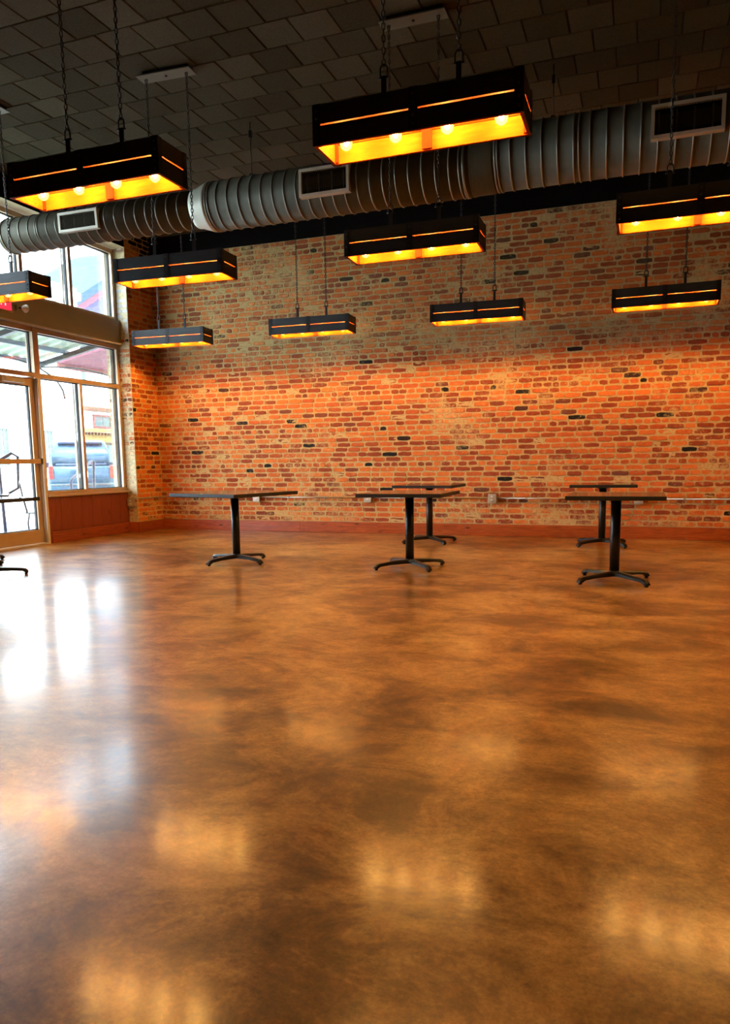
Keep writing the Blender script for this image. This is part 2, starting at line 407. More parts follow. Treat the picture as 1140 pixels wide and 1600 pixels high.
# ---- brick walls
CH, BL, HL = 0.0735, 0.218, 0.112
def brick_shape(w, h, d, n, rnd):
    """a worn brick face: jittered outline, slightly pillowed, lying in the x-z plane, front towards -y"""
    pts = []
    hw, hh = w / 2, h / 2
    nx = max(2, n)
    for i in range(nx): pts.append((-hw + w * i / nx, -hh))
    for i in range(2): pts.append((hw, -hh + h * i / 2))
    for i in range(nx): pts.append((hw - w * i / nx, hh))
    for i in range(2): pts.append((-hw, hh - h * i / 2))
    out = []
    for x, z in pts:
        cx = 0.006 * (1 if abs(x) > hw * .97 and abs(z) > hh * .9 else 0)
        x -= math.copysign(cx, x) if cx else 0; z -= math.copysign(cx, z) if cx else 0
        out.append((x + rnd.uniform(-.004, .004), z + rnd.uniform(-.0035, .0035)))
    k = len(out)
    vs = [(x, 0.006, z) for x, z in out] + [(x * 0.965, -d + rnd.uniform(-.002, .002), z * 0.88) for x, z in out]
    fs = [tuple(range(k, 2 * k))] + [(i, (i + 1) % k, k + (i + 1) % k, k + i) for i in range(k)]
    return vs, fs
rb = random.Random(3)
STR = [brick_shape(BL - 0.014, CH - 0.015, rb.uniform(.002, .007), 4, rb) for _ in range(8)]
HDR = [brick_shape(HL - 0.014, CH - 0.015, rb.uniform(.002, .007), 2, rb) for _ in range(5)]
def mesh_of(shape, mat, nm='brick'):
    b = MB(); b.add(*shape); return b.mesh(nm, mat)
STR_ME = [mesh_of(s, M_BRICK) for s in STR]; HDR_ME = [mesh_of(s, M_BRICK) for s in HDR]

def lay(x0, x1, z0, z1, seed, keep=lambda x, z: True):
    """positions (x, z, kind, variant) of bricks in a wall panel x0..x1"""
    r = random.Random(seed); out = []
    k = 0; z = z0
    while z + CH * 0.6 < z1:
        hdr = (k % 7 == 4)
        L = HL if hdr else BL
        x = x0 - (L * 0.5 if k % 2 else 0) + r.uniform(-.02, .02)
        while x < x1 + 0.02:
            l = L * r.choice((0.9, 0.96, 1.0, 1.0, 1.04, 1.1, 0.6) if not hdr else (0.85, 1.0, 1.1, 1.3))
            a, b = max(x, x0), min(x + l, x1)
            if b - a > 0.04 and keep((a + b) / 2, z): out.append(((a + b) / 2, z + CH / 2 + r.uniform(-.003, .003), (b - a), hdr, r.randrange(40)))
            x += l
        z += CH; k += 1
    return out
wall_back = MB().bbox((XL - 0.2, YB, 0), (XR, YB + 0.25, ZH)).build('wall_back', M_MORTAR); struct(wall_back)
bricks = lay(XL, XR, 0.165, ZH, 11)
rk = []
for (x, z, w, hdr, v) in bricks:
    p = project((x, YB, z)); a = 0
    if p and 0 < p[0] < 1140 and p[1] > 300: a = w / p[2] ** 2
    rk.append((a, x, z, w, hdr, v))
rk.sort(reverse=True)
rest = MB(); nb = 0
rr = random.Random(5)
for a, x, z, w, hdr, v in rk:
    if rr.random() < 0.006: continue                       # a brick missing here and there
    S, ME, L = (HDR, HDR_ME, HL) if hdr else (STR, STR_ME, BL)
    i = v % len(S); sx = w / L; rot = rr.uniform(-.006, .006); dy = rr.uniform(-.004, .003)
    if nb < 300 and a > 0:
        o = link('brick', ME[i], wall_back, (x, YB + dy, z), (0, rot, 0)); o.scale = (sx, 1, 1); nb += 1
    else:
        ca, sa = math.cos(rot), math.sin(rot)
        rest.add([(x + vx * sx * ca + vz * sa, YB + dy + vy, z - vx * sx * sa + vz * ca) for vx, vy, vz in S[i][0]], S[i][1])
tag(rest.build('brick_field', M_BRICK, wall_back), kind='stuff')
# black-painted wall above the brick
bw = MB().bbox((XL - 0.2, YB - 0.012, ZH), (XR, YB + 0.25, ZC + 0.014)).build('trim_1', M_BLACKPAINT); struct(bw)

# left wall: brick pier between window and corner, black lintel wall above the opening, solid wall near the camera
wall_left = empty('wall_left'); struct(wall_left)
YS = 4.35            # the storefront runs from here to the pier
MB().bbox((-7.84, YJ, -0.1), (XL, YB, ZC + 0.014)).build('pier_core', M_MORTAR, wall_left)
MB().bbox((-7.84, YF - 0.2, -0.1), (XL, YS, ZC + 0.014)).build('plain_wall', M_WHITEWALL, wall_left)
MB().bbox((-7.84, YS, ZH), (XL, YJ, ZC + 0.014), [0, 0, 0, 0, 1, 0]).build('lintel_wall', [M_BLACKPAINT, M_SOFFIT], wall_left)
def edge_black(y):   # ragged lower edge of the black paint on the pier's inner face
    t = (y - YJ) / (YB - YJ)
    return 4.46 - 0.30 * min(1, t * 1.15) + 0.05 * math.sin(9 * y)
def wall_patch(rot, origin, length, z0, z1, seed, mat, name, blackrule=None, n_single=0):
    S = lay(0, length, z0, z1, seed)
    ca, sa = math.cos(rot), math.sin(rot)
    strs = [mesh_of(s, mat) for s in STR[:4]]; hds = [mesh_of(s, mat) for s in HDR[:3]]
    strb = [mesh_of(s, M_BLACKPAINT) for s in STR[:2]]; hdb = [mesh_of(s, M_BLACKPAINT) for s in HDR[:2]]
    for (x, z, w, hdr, v) in S:
        blk = blackrule(x, z) if blackrule else False
        A = (hdb if hdr else strb) if blk else (hds if hdr else strs)
        o = link('brick', A[v % len(A)], wall_left, (origin[0] + x * ca, origin[1] + x * sa, z), (0, 0, rot))
        o.scale = (w / (HL if hdr else BL), 1, 1)
wall_patch(PI / 2, (XL, YJ, 0), YB - YJ, 0.165, ZC, 21, M_BRICK, 'inner', lambda x, z: z > edge_black(YJ + x))
MB().bbox((-7.84, YJ - 0.003, -0.1), (XL, YJ - 0.0005, ZH)).build('jamb_mortar', plain('window_lit_jamb_mortar', (0.62, 0.53, 0.32), 0.95, 0, 0.25, 25, 0.1, 0.5), wall_left)  # mortar paled with the jamb bricks, window light put into its colour
wall_patch(0.0, (-7.84, YJ, 0), XL + 7.84, 0.02, ZH, 31, M_BRICK_JAMB_LIT, 'jamb')

# ---- baseboards
bb = empty('baseboard_back'); struct(bb)
xs = [XL, -4.92, -2.35, 0.55, XR]
for a, b in zip(xs[:-1], xs[1:]):
    MB().bbox((a + 0.001, YB - 0.042, 0.001), (b - 0.001, YB - 0.014, 0.163)).build('baseboard_plank', M_BASE, bb, bevel=0.003)
bl = empty('baseboard_left'); struct(bl)
MB().bbox((XL + 0.014, YJ - 0.035, 0.001), (XL + 0.042, YB - 0.043, 0.163)).build('baseboard_plank', M_BASEY, bl, bevel=0.003)
MB().bbox((-7.575, YJ - 0.042, 0.001), (XL + 0.012, YJ - 0.014, 0.163)).build('baseboard_plank', M_BASE, bl, bevel=0.003)

# ------------------------------------------------------------------ storefront (setting)
YD0, YD1 = 6.98, 7.92     # door leaf
def frame_bar(parent, y0, y1, z0, z1, dx=0.09, mat=None, name='frame_bar', x=XW):
    return MB().bbox((x - dx / 2, y0, z0), (x + dx / 2, y1, z1)).build(name, mat or M_ALU, parent)
def pane(parent, y0, y1, z0, z1, x=XW - 0.012, gasket=True):
    p = MB().bbox((x - 0.004, y0 + 0.004, z0 + 0.004), (x + 0.004, y1 - 0.004, z1 - 0.004)).build('pane', M_GLASS, parent)
    if gasket:
        g = 0.012; b = MB()
        for a, c in (((y0, z0), (y0 + g, z1)), ((y1 - g, z0), (y1, z1)), ((y0 + g, z0), (y1 - g, z0 + g)), ((y0 + g, z1 - g), (y1 - g, z1))):
            b.bbox((x - 0.02, a[0], a[1]), (x + 0.012, c[0], c[1]))
        b.build('gasket', M_GASKET, p)
    return p
def bay(name, y0, y1, mull):
    w = empty(name); struct(w)
    t = 0.05
    frame_bar(w, y0, y0 + t, 0.66, 2.86); frame_bar(w, y1 - t, y1, 0.66, 2.86)
    frame_bar(w, y0 + t, y1 - t, 0.655, 0.705); frame_bar(w, y0 + t, y1 - t, 2.215, 2.27); frame_bar(w, y0 + t, y1 - t, 2.80, 2.86)
    frame_bar(w, mull - t / 2, mull + t / 2, 0.705, 2.215)
    # pale outer stops seen beside each bar
    for y in (y1 - t - 0.028, mull - t / 2 - 0.03):
        MB().bbox((XW - 0.075, y, 0.705), (XW - 0.05, y + 0.028, 2.215)).build('outer_stop', M_ALUL, w)
    MB().bbox((XW - 0.075, y1 - t - 0.028, 2.27), (XW - 0.05, y1 - t, 2.80)).build('outer_stop', M_ALUL, w)
    MB().bbox((XW - 0.06, y0, 0.63), (XW + 0.12, y1, 0.655)).build('window_sill', M_ALU, w)
    pane(w, y0 + t, mull - t / 2, 0.705, 2.215); pane(w, mull + t / 2, y1 - t, 0.705, 2.215); pane(w, y0 + t, y1 - t, 2.27, 2.80)
    return w
bay('window_1', 7.985, YJ - 0.012, 8.79)
bay('window_2', YS, 6.03, 5.2)
def wood_panel(name, y0, y1):
    w = empty(name); struct(w)
    n = 8; x = -7.585
    MB().bbox((x - 0.09, y0, 0.0), (x - 0.012, y1, 0.628)).build('panel_core', M_PANEL, w)
    d = (y1 - y0) / n
    for i in range(n):
        MB().bbox((x - 0.012, y0 + i * d + 0.0015, 0.16), (x + 0.006, y0 + (i + 1) * d - 0.0015, 0.626)).build('panel_plank', M_PANEL, w, bevel=0.003)
    MB().bbox((x - 0.012, y0, 0.001), (x + 0.022, y1, 0.158)).build('panel_baseboard', M_BASEY, w, bevel=0.003)
    MB().bbox((x - 0.09, y0 - 0.02, 0.001), (x + 0.01, y0 - 0.001, 0.63)).build('panel_end_board', M_BASEY, w)
    return w
wood_panel('trim_2', 8.0, YJ - 0.015); wood_panel('trim_3', YS, 6.0)
# door, its frame and a second leaf out of the picture
d1 = empty('door_1'); struct(d1)
for y in (7.925, ): frame_bar(d1, y, y + 0.06, 0, 2.86, 0.12, M_ALU, 'jamb'); MB().bbox((XW + 0.06, y + 0.012, 0), (XW + 0.085, y + 0.05, 2.2)).build('jamb_stop', M_ALUL, d1)
frame_bar(d1, 6.035, 6.095, 0, 2.86, 0.12, M_ALU, 'jamb')
frame_bar(d1, 6.095, 7.925, 2.215, 2.27, 0.12, M_ALU, 'door_head'); frame_bar(d1, 6.095, 7.925, 2.80, 2.86, 0.1, M_ALU, 'transom_head')
pane(d1, 6.095, 7.925, 2.27, 2.80)
def leaf(y0, y1, hinge):
    frame_bar(d1, y0, y0 + 0.075, 0.02, 2.20, 0.05, M_ALU, 'door_stile'); frame_bar(d1, y1 - 0.075, y1, 0.02, 2.20, 0.05, M_ALU, 'door_stile')
    frame_bar(d1, y0 + 0.075, y1 - 0.075, 0.02, 0.20, 0.05, M_ALU, 'bottom_rail'); frame_bar(d1, y0 + 0.075, y1 - 0.075, 2.10, 2.20, 0.05, M_ALU, 'top_rail')
    pane(d1, y0 + 0.075, y1 - 0.075, 0.20, 2.10)
    pb = MB().bbox((XW + 0.06, y0 + 0.02, 1.08), (XW + 0.10, y1 - 0.03, 1.145)).build('push_bar', M_ALU, d1, bevel=0.004)
    MB().bbox((XW + 0.02, y1 - 0.04, 1.075), (XW + 0.105, y1 - 0.005, 1.15)).build('end_bracket', M_BEAM, pb)
    cl = MB().bbox((XW + 0.026, y0 + 0.42, 2.115), (XW + 0.085, y0 + 0.74, 2.175)).build('door_closer', M_SOCKET, d1, bevel=0.005)
    MB().tube([(XW + 0.06, y0 + 0.7, 2.18), (XW + 0.16, y0 + 0.82, 2.19), (XW + 0.05, y1 - 0.05, 2.21)], 0.009, 6).build('closer_arm', M_ALU, cl)
leaf(YD0, YD1, 1); leaf(6.10, 6.97, 0)
MB().bbox((XW - 0.08, 6.095, 0.001), (XW + 0.10, 7.925, 0.016)).build('threshold', M_ALUL, d1)
# tan header box and the clerestory above it
hd = MB().bbox((XW - 0.1, YS, 2.862), (XW + 0.10, YJ - 0.004, 3.225)).build('trim_4', M_HEADER); struct(hd)
MB().bbox((XW + 0.10, YS, 2.862), (XW + 0.118, YJ - 0.006, 2.885)).build('header_bead', M_ALUL, hd)
cw = empty('window_3'); struct(cw)
ys = [YS, 5.22, 6.09, 6.96, 7.83, 8.72, YJ - 0.012]
frame_bar(cw, YS, YJ - 0.012, 3.225, 3.27); frame_bar(cw, YS, YJ - 0.012, 4.20, 4.26)
for i, y in enumerate(ys):
    a = y - (0.028 if 0 < i < len(ys) - 1 else 0.06 if i else 0); b = a + (0.056 if 0 < i < len(ys) - 1 else 0.06)
    frame_bar(cw, a, b, 3.27, 4.20)
    if i: MB().bbox((XW - 0.075, a - 0.03, 3.27), (XW - 0.05, a, 4.20)).build('outer_stop', M_ALUL, cw)
for a, b in zip(ys[:-1], ys[1:]): pane(cw, a + (0.06 if a == YS else 0.028), b - (0.06 if b > 9.5 else 0.028), 3.27, 4.20)

# ------------------------------------------------------------------ exit sign and emergency lamp on the header
ex = empty('exit_sign', (XW + 0.119, 7.33, 2.985)); tag(ex, 'red illuminated exit sign on tan header above the glass door', 'sign')
MB().bbox((0, -0.19, -0.02), (0.045, 0.21, 0.19)).build('housing', M_HEADER, ex, bevel=0.004)
MB().bbox((0.045, -0.175, -0.005), (0.05, 0.175, 0.175)).build('face', M_RED, ex)
cu = bpy.data.curves.new('exit_text', 'FONT'); cu.body = 'EXIT'; cu.size = 0.15; cu.align_x = 'CENTER'; cu.align_y = 'CENTER'; cu.extrude = 0.001
tmp = bpy.data.objects.new('tmp', cu); COL.objects.link(tmp)
me = bpy.data.meshes.new_from_object(tmp.evaluated_get(bpy.context.evaluated_depsgraph_get())); bpy.data.objects.remove(tmp)
me.materials.clear(); me.materials.append(M_EXITTXT)
lt = link('lettering', me, ex, (0.052, -0.03, 0.085), (PI / 2, 0, PI / 2))
em = empty('emergency_light', (XW + 0.119, 7.66, 3.04)); tag(em, 'small white emergency lamp head beside the red exit sign', 'lamp')
MB().bbox((0, -0.05, -0.03), (0.03, 0.0, 0.03)).build('bracket', M_HEADER, em)
MB().tube([(0.02, -0.02, 0.0), (0.06, 0.0, 0.0)], 0.012, 8).build('arm', M_BEAM, em)
MB().lathe([(0.012, -0.01), (0.035, 0.02), (0.052, 0.055), (0.05, 0.06), (0.0, 0.064)], 16, (0.07, 0, 0), 'Y').build('lamp_head', M_PLASTIC, em)

# ------------------------------------------------------------------ conduit and outlets on the brick
cd = empty('electrical_conduit', (0, YB - 0.03, 0.525)); tag(cd, 'thin grey steel conduit running low along the brick wall', 'conduit')
MB().tube([(XL + 0.03, YJ - YB + 0.02, 0.0), (XL + 0.03, -0.06, 0.0), (XL + 0.06, -0.005, 0.0), (XL + 0.1, 0, 0.0), (-5.70, 0, 0.0)], 0.0105, 8).build('pipe', M_STEEL, cd)
cx = [-5.64, -3.80, -1.96, -0.045, XR + 0.05]
for a, b in zip(cx[:-1], cx[1:]): MB().tube([(a + 0.06, 0, 0), (b - 0.06, 0, 0)], 0.0105, 8).build('pipe', M_STEEL, cd)
for x in (-6.9, -6.2, -5.1, -4.5, -3.3, -2.5, -1.5, -0.8, 0.5, 1.3, 2.3):
    MB().bbox((x - 0.008, -0.016, -0.02), (x + 0.008, 0.012, 0.02)).build('pipe_strap', M_STEEL, cd)
outl = [(-5.64, 'outlet box on the brick wall above the left pedestal table'), (-3.80, 'grey outlet box on the brick wall left of the two middle tables'),
        (-1.96, 'grey outlet box on the brick wall right of the two middle tables'), (-0.045, 'grey outlet box half hidden behind the near right table top')]
def outlet(loc, rz, label):
    e = empty('outlet_box', loc, rz); tag(e, label, 'outlet', 'outlet boxes along the conduit')
    MB().bbox((-0.052, -0.045, -0.058), (0.052, 0.008, 0.058)).build('back_box', M_STEEL, e, bevel=0.006)
    cv = MB().bbox((-0.056, -0.052, -0.062), (0.056, -0.045, 0.062)).build('cover_plate', M_BOX, e, bevel=0.003)
    for z in (-0.024, 0.024): MB().lathe([(0.017, 0), (0.017, -0.004)], 14, (0, -0.052, z), 'Y').build('socket', M_SOCKET, cv)
for x, lb in outl: outlet((x, YB - 0.025, 0.525), 0, lb)
outlet((XL - 0.085, YJ - 0.022, 0.47), 0, 'grey outlet box on the narrow brick jamb beside the wood panel')

# ------------------------------------------------------------------ duct
YDU, ZDU = 7.3, 3.775
R1, R2, R3 = 0.192, 0.243, 0.276
Z3 = 3.822
du = empty('ventilation_duct', (0, YDU, 0)); tag(du, 'long round galvanised spiral duct hanging under the ceiling', 'duct')
XA, XB1, XB2, XC1, XC2 = -7.22, -4.615, -4.40, -1.60, -1.38
SEG = 40
MB().lathe([(0.02, XA - 0.02), (R1 * 0.97, XA - 0.02), (R1, XA), (R1, XB1)], SEG, (0, 0, ZDU), 'X').build('duct_section', M_DUCT, du)
MB().lathe([(R1 + .004, XB1), (R1 + .004, XB1 + .03), (R2 + .004, XB2 - .03), (R2 + .004, XB2)], SEG, (0, 0, ZDU), 'X').build('reducer', M_SLEEVE, du)
MB().lathe([(R2, XB2), (R2, XC1)], SEG, (0, 0, ZDU), 'X').build('duct_section', M_DUCT, du)
rd = MB()
rings = []
for (x, r, z) in ((XC1, R2 + .004, ZDU), (XC1 + .04, R2 + .006, ZDU + .01), (XC2 - .04, R3 + .004, Z3 - .005), (XC2, R3 + .004, Z3)):
    rings += [(x, r * math.cos(2 * PI * k / SEG), z + r * math.sin(2 * PI * k / SEG)) for k in range(SEG)]
rd.add(rings, [(i * SEG + k, i * SEG + (k + 1) % SEG, (i + 1) * SEG + (k + 1) % SEG, (i + 1) * SEG + k) for i in range(3) for k in range(SEG)], 0, True)
rd.build('coupling', M_DUCT, du)
MB().lathe([(R3, XC2), (R3, XR - 0.01)], SEG, (0, 0, Z3), 'X').build('duct_section', M_DUCT, du)
def ring_mesh(r):
    b = MB(); pts = [(0, r * math.cos(2 * PI * k / SEG), r * math.sin(2 * PI * k / SEG)) for k in range(SEG)]
    b.tube(pts, 0.0075, 6, True); return b.mesh('duct_seam', M_SEAM)
def seams(a, b, r, z, step, extra=()):
    me = ring_mesh(r); x = a
    while x < b:
        link('duct_seam', me, du, (x, 0, z), (0, 0.0, 0.03)); x += step
    for x in extra: link('duct_seam', me, du, (x, 0, z), (0, 0, 0))
seams(XA + 0.03, XB1 - 0.02, R1 + 0.002, ZDU, 0.135, (XA + 0.55,))
seams(XB2 + 0.01, XC1 - 0.03, R2 + 0.002, ZDU, 0.13, (XB2 + 0.045, XC1 - 0.045, XC1 - 0.09))
seams(XC2 + 0.02, XR - 0.05, R3 + 0.002, Z3, 0.138, (XC2 + 0.05, -0.62))
def register(x0, x1, zc, r, ang, hgt, n, half_dark=False):
    """supply register: frame on a saddle, tilted towards the room by ang"""
    L = x1 - x0
    rg = empty('register', ((x0 + x1) / 2, 0, zc)); rg.parent = du; rg.rotation_euler = (ang, 0, 0)
    y = -r - 0.012; b = MB(); t = 0.028
    b.bbox((-L / 2, y - 0.02, -hgt / 2), (L / 2, y + 0.07, -hgt / 2 + t)); b.bbox((-L / 2, y - 0.02, hgt / 2 - t), (L / 2, y + 0.07, hgt / 2))
    b.bbox((-L / 2, y - 0.02, -hgt / 2 + t), (-L / 2 + t, y + 0.07, hgt / 2 - t)); b.bbox((L / 2 - t, y - 0.02, -hgt / 2 + t), (L / 2, y + 0.07, hgt / 2 - t))
    b.build('register_frame', M_REGISTER, rg)
    MB().bbox((-L / 2 + t, y + 0.02, -hgt / 2 + t), (L / 2 - t, y + 0.03, hgt / 2 - t)).build('register_throat', M_GAP, rg)
    lv = MB(); s = (L - 2 * t) / n
    for i in range(n):
        x = -L / 2 + t + (i + 0.5) * s
        lv.box((x, y + 0.0, 0), (0.003, 0.016, hgt - 2 * t))
    tag(lv.build('louvre_blades', M_DUCT if not half_dark else M_IRON, rg), kind='stuff')
    return rg
K = YDU / 8.0
register(-6.91 * K, -6.32 * K, ZDU, R1, 0.05, 0.21, 24)
register(-3.60 * K, -3.02 * K, ZDU, R2, 0.0, 0.262, 24)
register(-0.035 * K, 0.585 * K, Z3, R3, 0.0, 0.268, 24, True)
for x in (-6.2, -3.95, -0.87, 1.9):
    z0 = (ZDU + R1 if x < XB1 else ZDU + R2 if x < XC1 else Z3 + R3)
    h = MB().tube([(x, 0, z0), (x, 0, ZC - 0.005)], 0.006, 6).build('hanger_rod', M_CHAIN, du)
    MB().bbox((x - 0.02, -0.015, z0 - 0.004), (x + 0.02, 0.015, z0 + 0.03)).build('hanger_clip', M_IRON, h)
    MB().bbox((x - 0.015, -0.012, ZC - 0.16), (x + 0.015, 0.012, ZC - 0.09)).build('turnbuckle', M_IRON, h)

# ------------------------------------------------------------------ pendant lamps
LL, LD, LH, LZ = 1.12, 0.29, 0.205, 2.74
def link_mesh():
    b = MB(); pts = []
    w, h = 0.0095, 0.0125
    for k in range(12):
        a = 2 * PI * k / 12; pts.append((w * math.cos(a), 0, h * math.sin(a) + math.copysign(0.006, math.sin(a) + 1e-6)))
    b.tube(pts, 0.0036, 5, True); return b
LINKB = link_mesh(); LINK_ME = LINKB.mesh('chain_link', M_CHAIN)
def make_lamp(single_links=True):
    root = empty('pendant_lamp', (0, 0, 0))
    t = 0.018; hb = (LH - 0.008) / 2
    for z0 in (0.0, LH - hb):
        for s in (-1, 1):       # long boards: dark outside, amber inside
            y0 = s * (LD / 2 - t / 2)
            mi = [1, 1, 0 if s < 0 else 1, 1 if s < 0 else 0, 1, 0 if z0 > 0 else 1]
            MB().box((0, y0, z0 + hb / 2), (LL, t, hb), mi).build('side_board', [M_LAMPOUT, M_LAMPIN], root)
            x0 = s * (LL / 2 - t / 2)
            mi = [0 if s < 0 else 1, 1 if s < 0 else 0, 1, 1, 1, 0 if z0 > 0 else 1]
            MB().box((x0, 0, z0 + hb / 2), (t, LD - 2 * t - 0.002, hb), mi).build('end_board', [M_LAMPOUT, M_LAMPIN], root)
    MB().box((0, 0, LH - 0.012), (LL - 2 * t - .004, LD - 2 * t - .004, 0.018), [1, 1, 1, 1, 1, 0]).build('top_board', [M_LAMPOUT, M_LAMPIN], root)
    bolt = MB(); bolt.lathe([(0.006, 0.0), (0.006, -0.004), (0.003, -0.006)], 8, (0, 0, 0), 'Y'); bolt_me = bolt.mesh('bolt', M_IRON)
    for s in (-1, 1):
        # flat iron straps: centre and both ends of each long side, wrapped round the corners
        for x, w in ((0, 0.05), (-LL / 2 + 0.021, 0.045), (LL / 2 - 0.021, 0.045)):
            st = MB().box((x, s * (LD / 2 + 0.002), LH / 2), (w, 0.004, LH + 0.004)).build('strap', M_IRON, root)
            for z in (0.03, LH / 2 - 0.03, LH / 2 + 0.03, LH - 0.03):
                link('bolt', bolt_me, st, (x, s * (LD / 2 + 0.004), z), (0, 0, 0 if s < 0 else PI))
            MB().box((x, s * (LD / 2 - t - 0.008), LH / 2 - 0.01), (0.055 if x == 0 else 0.03, 0.014, LH - 0.03)).build('inner_batten', M_LAMPPOST, root)
        for y in (-LD / 2 + 0.018, LD / 2 - 0.018):
            MB().box((s * (LL / 2 + 0.002), y, LH / 2), (0.004, 0.038, LH + 0.004)).build('end_strap', M_IRON, root)
    for i in range(4):
        x = (-0.75 + 0.5 * i) * LL / 2 * 1.02
        b = MB().lathe([(0.004, 0.035), (0.013, 0.045), (0.017, 0.065), (0.014, 0.09), (0.005, 0.10)], 10, (x, 0, 0)).build('bulb', M_BULB, root)
        MB().lathe([(0.0, 0.012), (0.014, 0.016), (0.028, 0.028), (0.034, 0.048), (0.033, 0.072), (0.024, 0.10), (0.017, 0.115)], 14, (x, 0, 0), caps=False).build('bulb_glass', M_BULBGLASS, b)
        MB().lathe([(0.018, 0.113), (0.019, 0.15), (0.026, 0.152), (0.026, LH - 0.02)], 12, (x, 0, 0)).build('socket', M_IRON, b)
    for s in (-1, 1):
        x = s * 0.205
        hb_ = MB().box((x, 0, LH + 0.075), (0.028, 0.012, 0.15)).build('hanger_bar', M_IRON, root)
        sh = MB(); pts = [(x - 0.02, 0, LH + 0.14)] + [(x + 0.02 * -math.cos(PI * k / 6), 0, LH + 0.185 + 0.022 * math.sin(PI * k / 6)) for k in range(7)] + [(x + 0.02, 0, LH + 0.14)]
        sh.tube(pts, 0.0055, 6); sh.tube([(x - 0.034, 0, LH + 0.143), (x + 0.03, 0, LH + 0.143)], 0.0055, 6)
        sh.build('shackle', M_IRON, hb_)
        z = LH + 0.215; top = ZC - LZ - 0.072; pitch = 0.0305; n = int((top - z) / pitch) + 1; pitch = (top - z) / n
        if single_links:
            ch = empty('chain', (x, 0, 0)); ch.parent = root
            for k in range(n + 1): link('chain_link', LINK_ME, ch, (0, 0, z + k * pitch), (0, 0, (0.3 + PI / 2 * (k % 2))))
        else:
            b = MB()
            for k in range(n + 1):
                a = 0.3 + PI / 2 * (k % 2); ca, sa = math.cos(a), math.sin(a)
                b.add([(x + vx * ca - vy * sa, vx * sa + vy * ca, z + k * pitch + vz) for vx, vy, vz in LINKB.v], LINKB.f, 0, True)
            tag(b.build('chain', M_CHAIN, root), kind='stuff')
    cp = MB().box((0, 0, ZC - LZ - 0.042), (0.54, 0.14, 0.010)).build('ceiling_plate', M_CANOPY, root)
    MB().box((0.02, 0, ZC - LZ - 0.020), (0.46, 0.10, 0.030)).build('junction_box', M_IRON, cp)
    MB().lathe([(0.012, -0.008), (0.012, 0.0)], 10, (0, 0, ZC - LZ - 0.047)).build('screw', M_IRON, cp)
    for s in (-1, 1):
        MB().tube([(s * 0.205 + 0.013 * math.cos(a), 0, ZC - LZ - 0.058 + 0.013 * math.sin(a)) for a in [2 * PI * k / 10 for k in range(10)]], 0.0035, 5, True).build('eye_hook', M_CHAIN, cp)
    return root
near = make_lamp(True); far = make_lamp(False)
GL = 'slatted box pendants hung on chains'
lamps = [(near, -3.28, 4.045, 0.0, 'large slatted black wood box pendant at upper left, nearest the door'),
         (near, -1.17, 4.045, 0.0, 'largest slatted black wood box pendant, top centre in front of the duct'),
         (near, 0.96, 4.045, 0.0, 'unseen slatted box pendant added to the nearest row for light, past the right edge'),  # extra lamp out of view, added to light the right side
         (near, -6.265, 6.10, 0.0, 'black box pendant cut off at the left edge, above the exit sign'),
         (near, -4.15, 6.13, 0.055, 'black box pendant hanging below the left end of the duct by the brick pier'),
         (near, -1.83, 6.12, 0.012, 'black box pendant hanging just under the middle of the duct'),
         (near, 0.318, 6.06, 0.0, 'black box pendant cut off at the right edge below the duct register'),
         (near, 2.45, 6.1, 0.0, 'unseen black box pendant added to the second row for light, past the right edge'),  # extra lamp out of view, added for the light it sends in
         (far, -6.39, 9.30, 0.08, 'small greyish box pendant furthest left along the brick wall'),
         (far, -4.20, 9.29, 0.045, 'small box pendant second from the left along the brick wall'),
         (far, -1.97, 9.26, 0.04, 'small box pendant third from the left along the brick wall'),
         (far, 0.165, 9.24, -0.012, 'small box pendant rightmost of those in view along the brick wall'),
         (far, 2.35, 9.26, 0.0, 'unseen small box pendant added along the brick wall for light, past the right edge')]  # extra lamp out of view, added to brighten the brick at right
used = set()
for proto, x, y, rz, lb in lamps:
    o = copy_tree(proto) if proto.name in used else proto
    used.add(proto.name)
    o.location = (x, y, LZ); o.rotation_euler = (0, 0, rz)
    tag(o, lb, 'pendant lamp', GL)

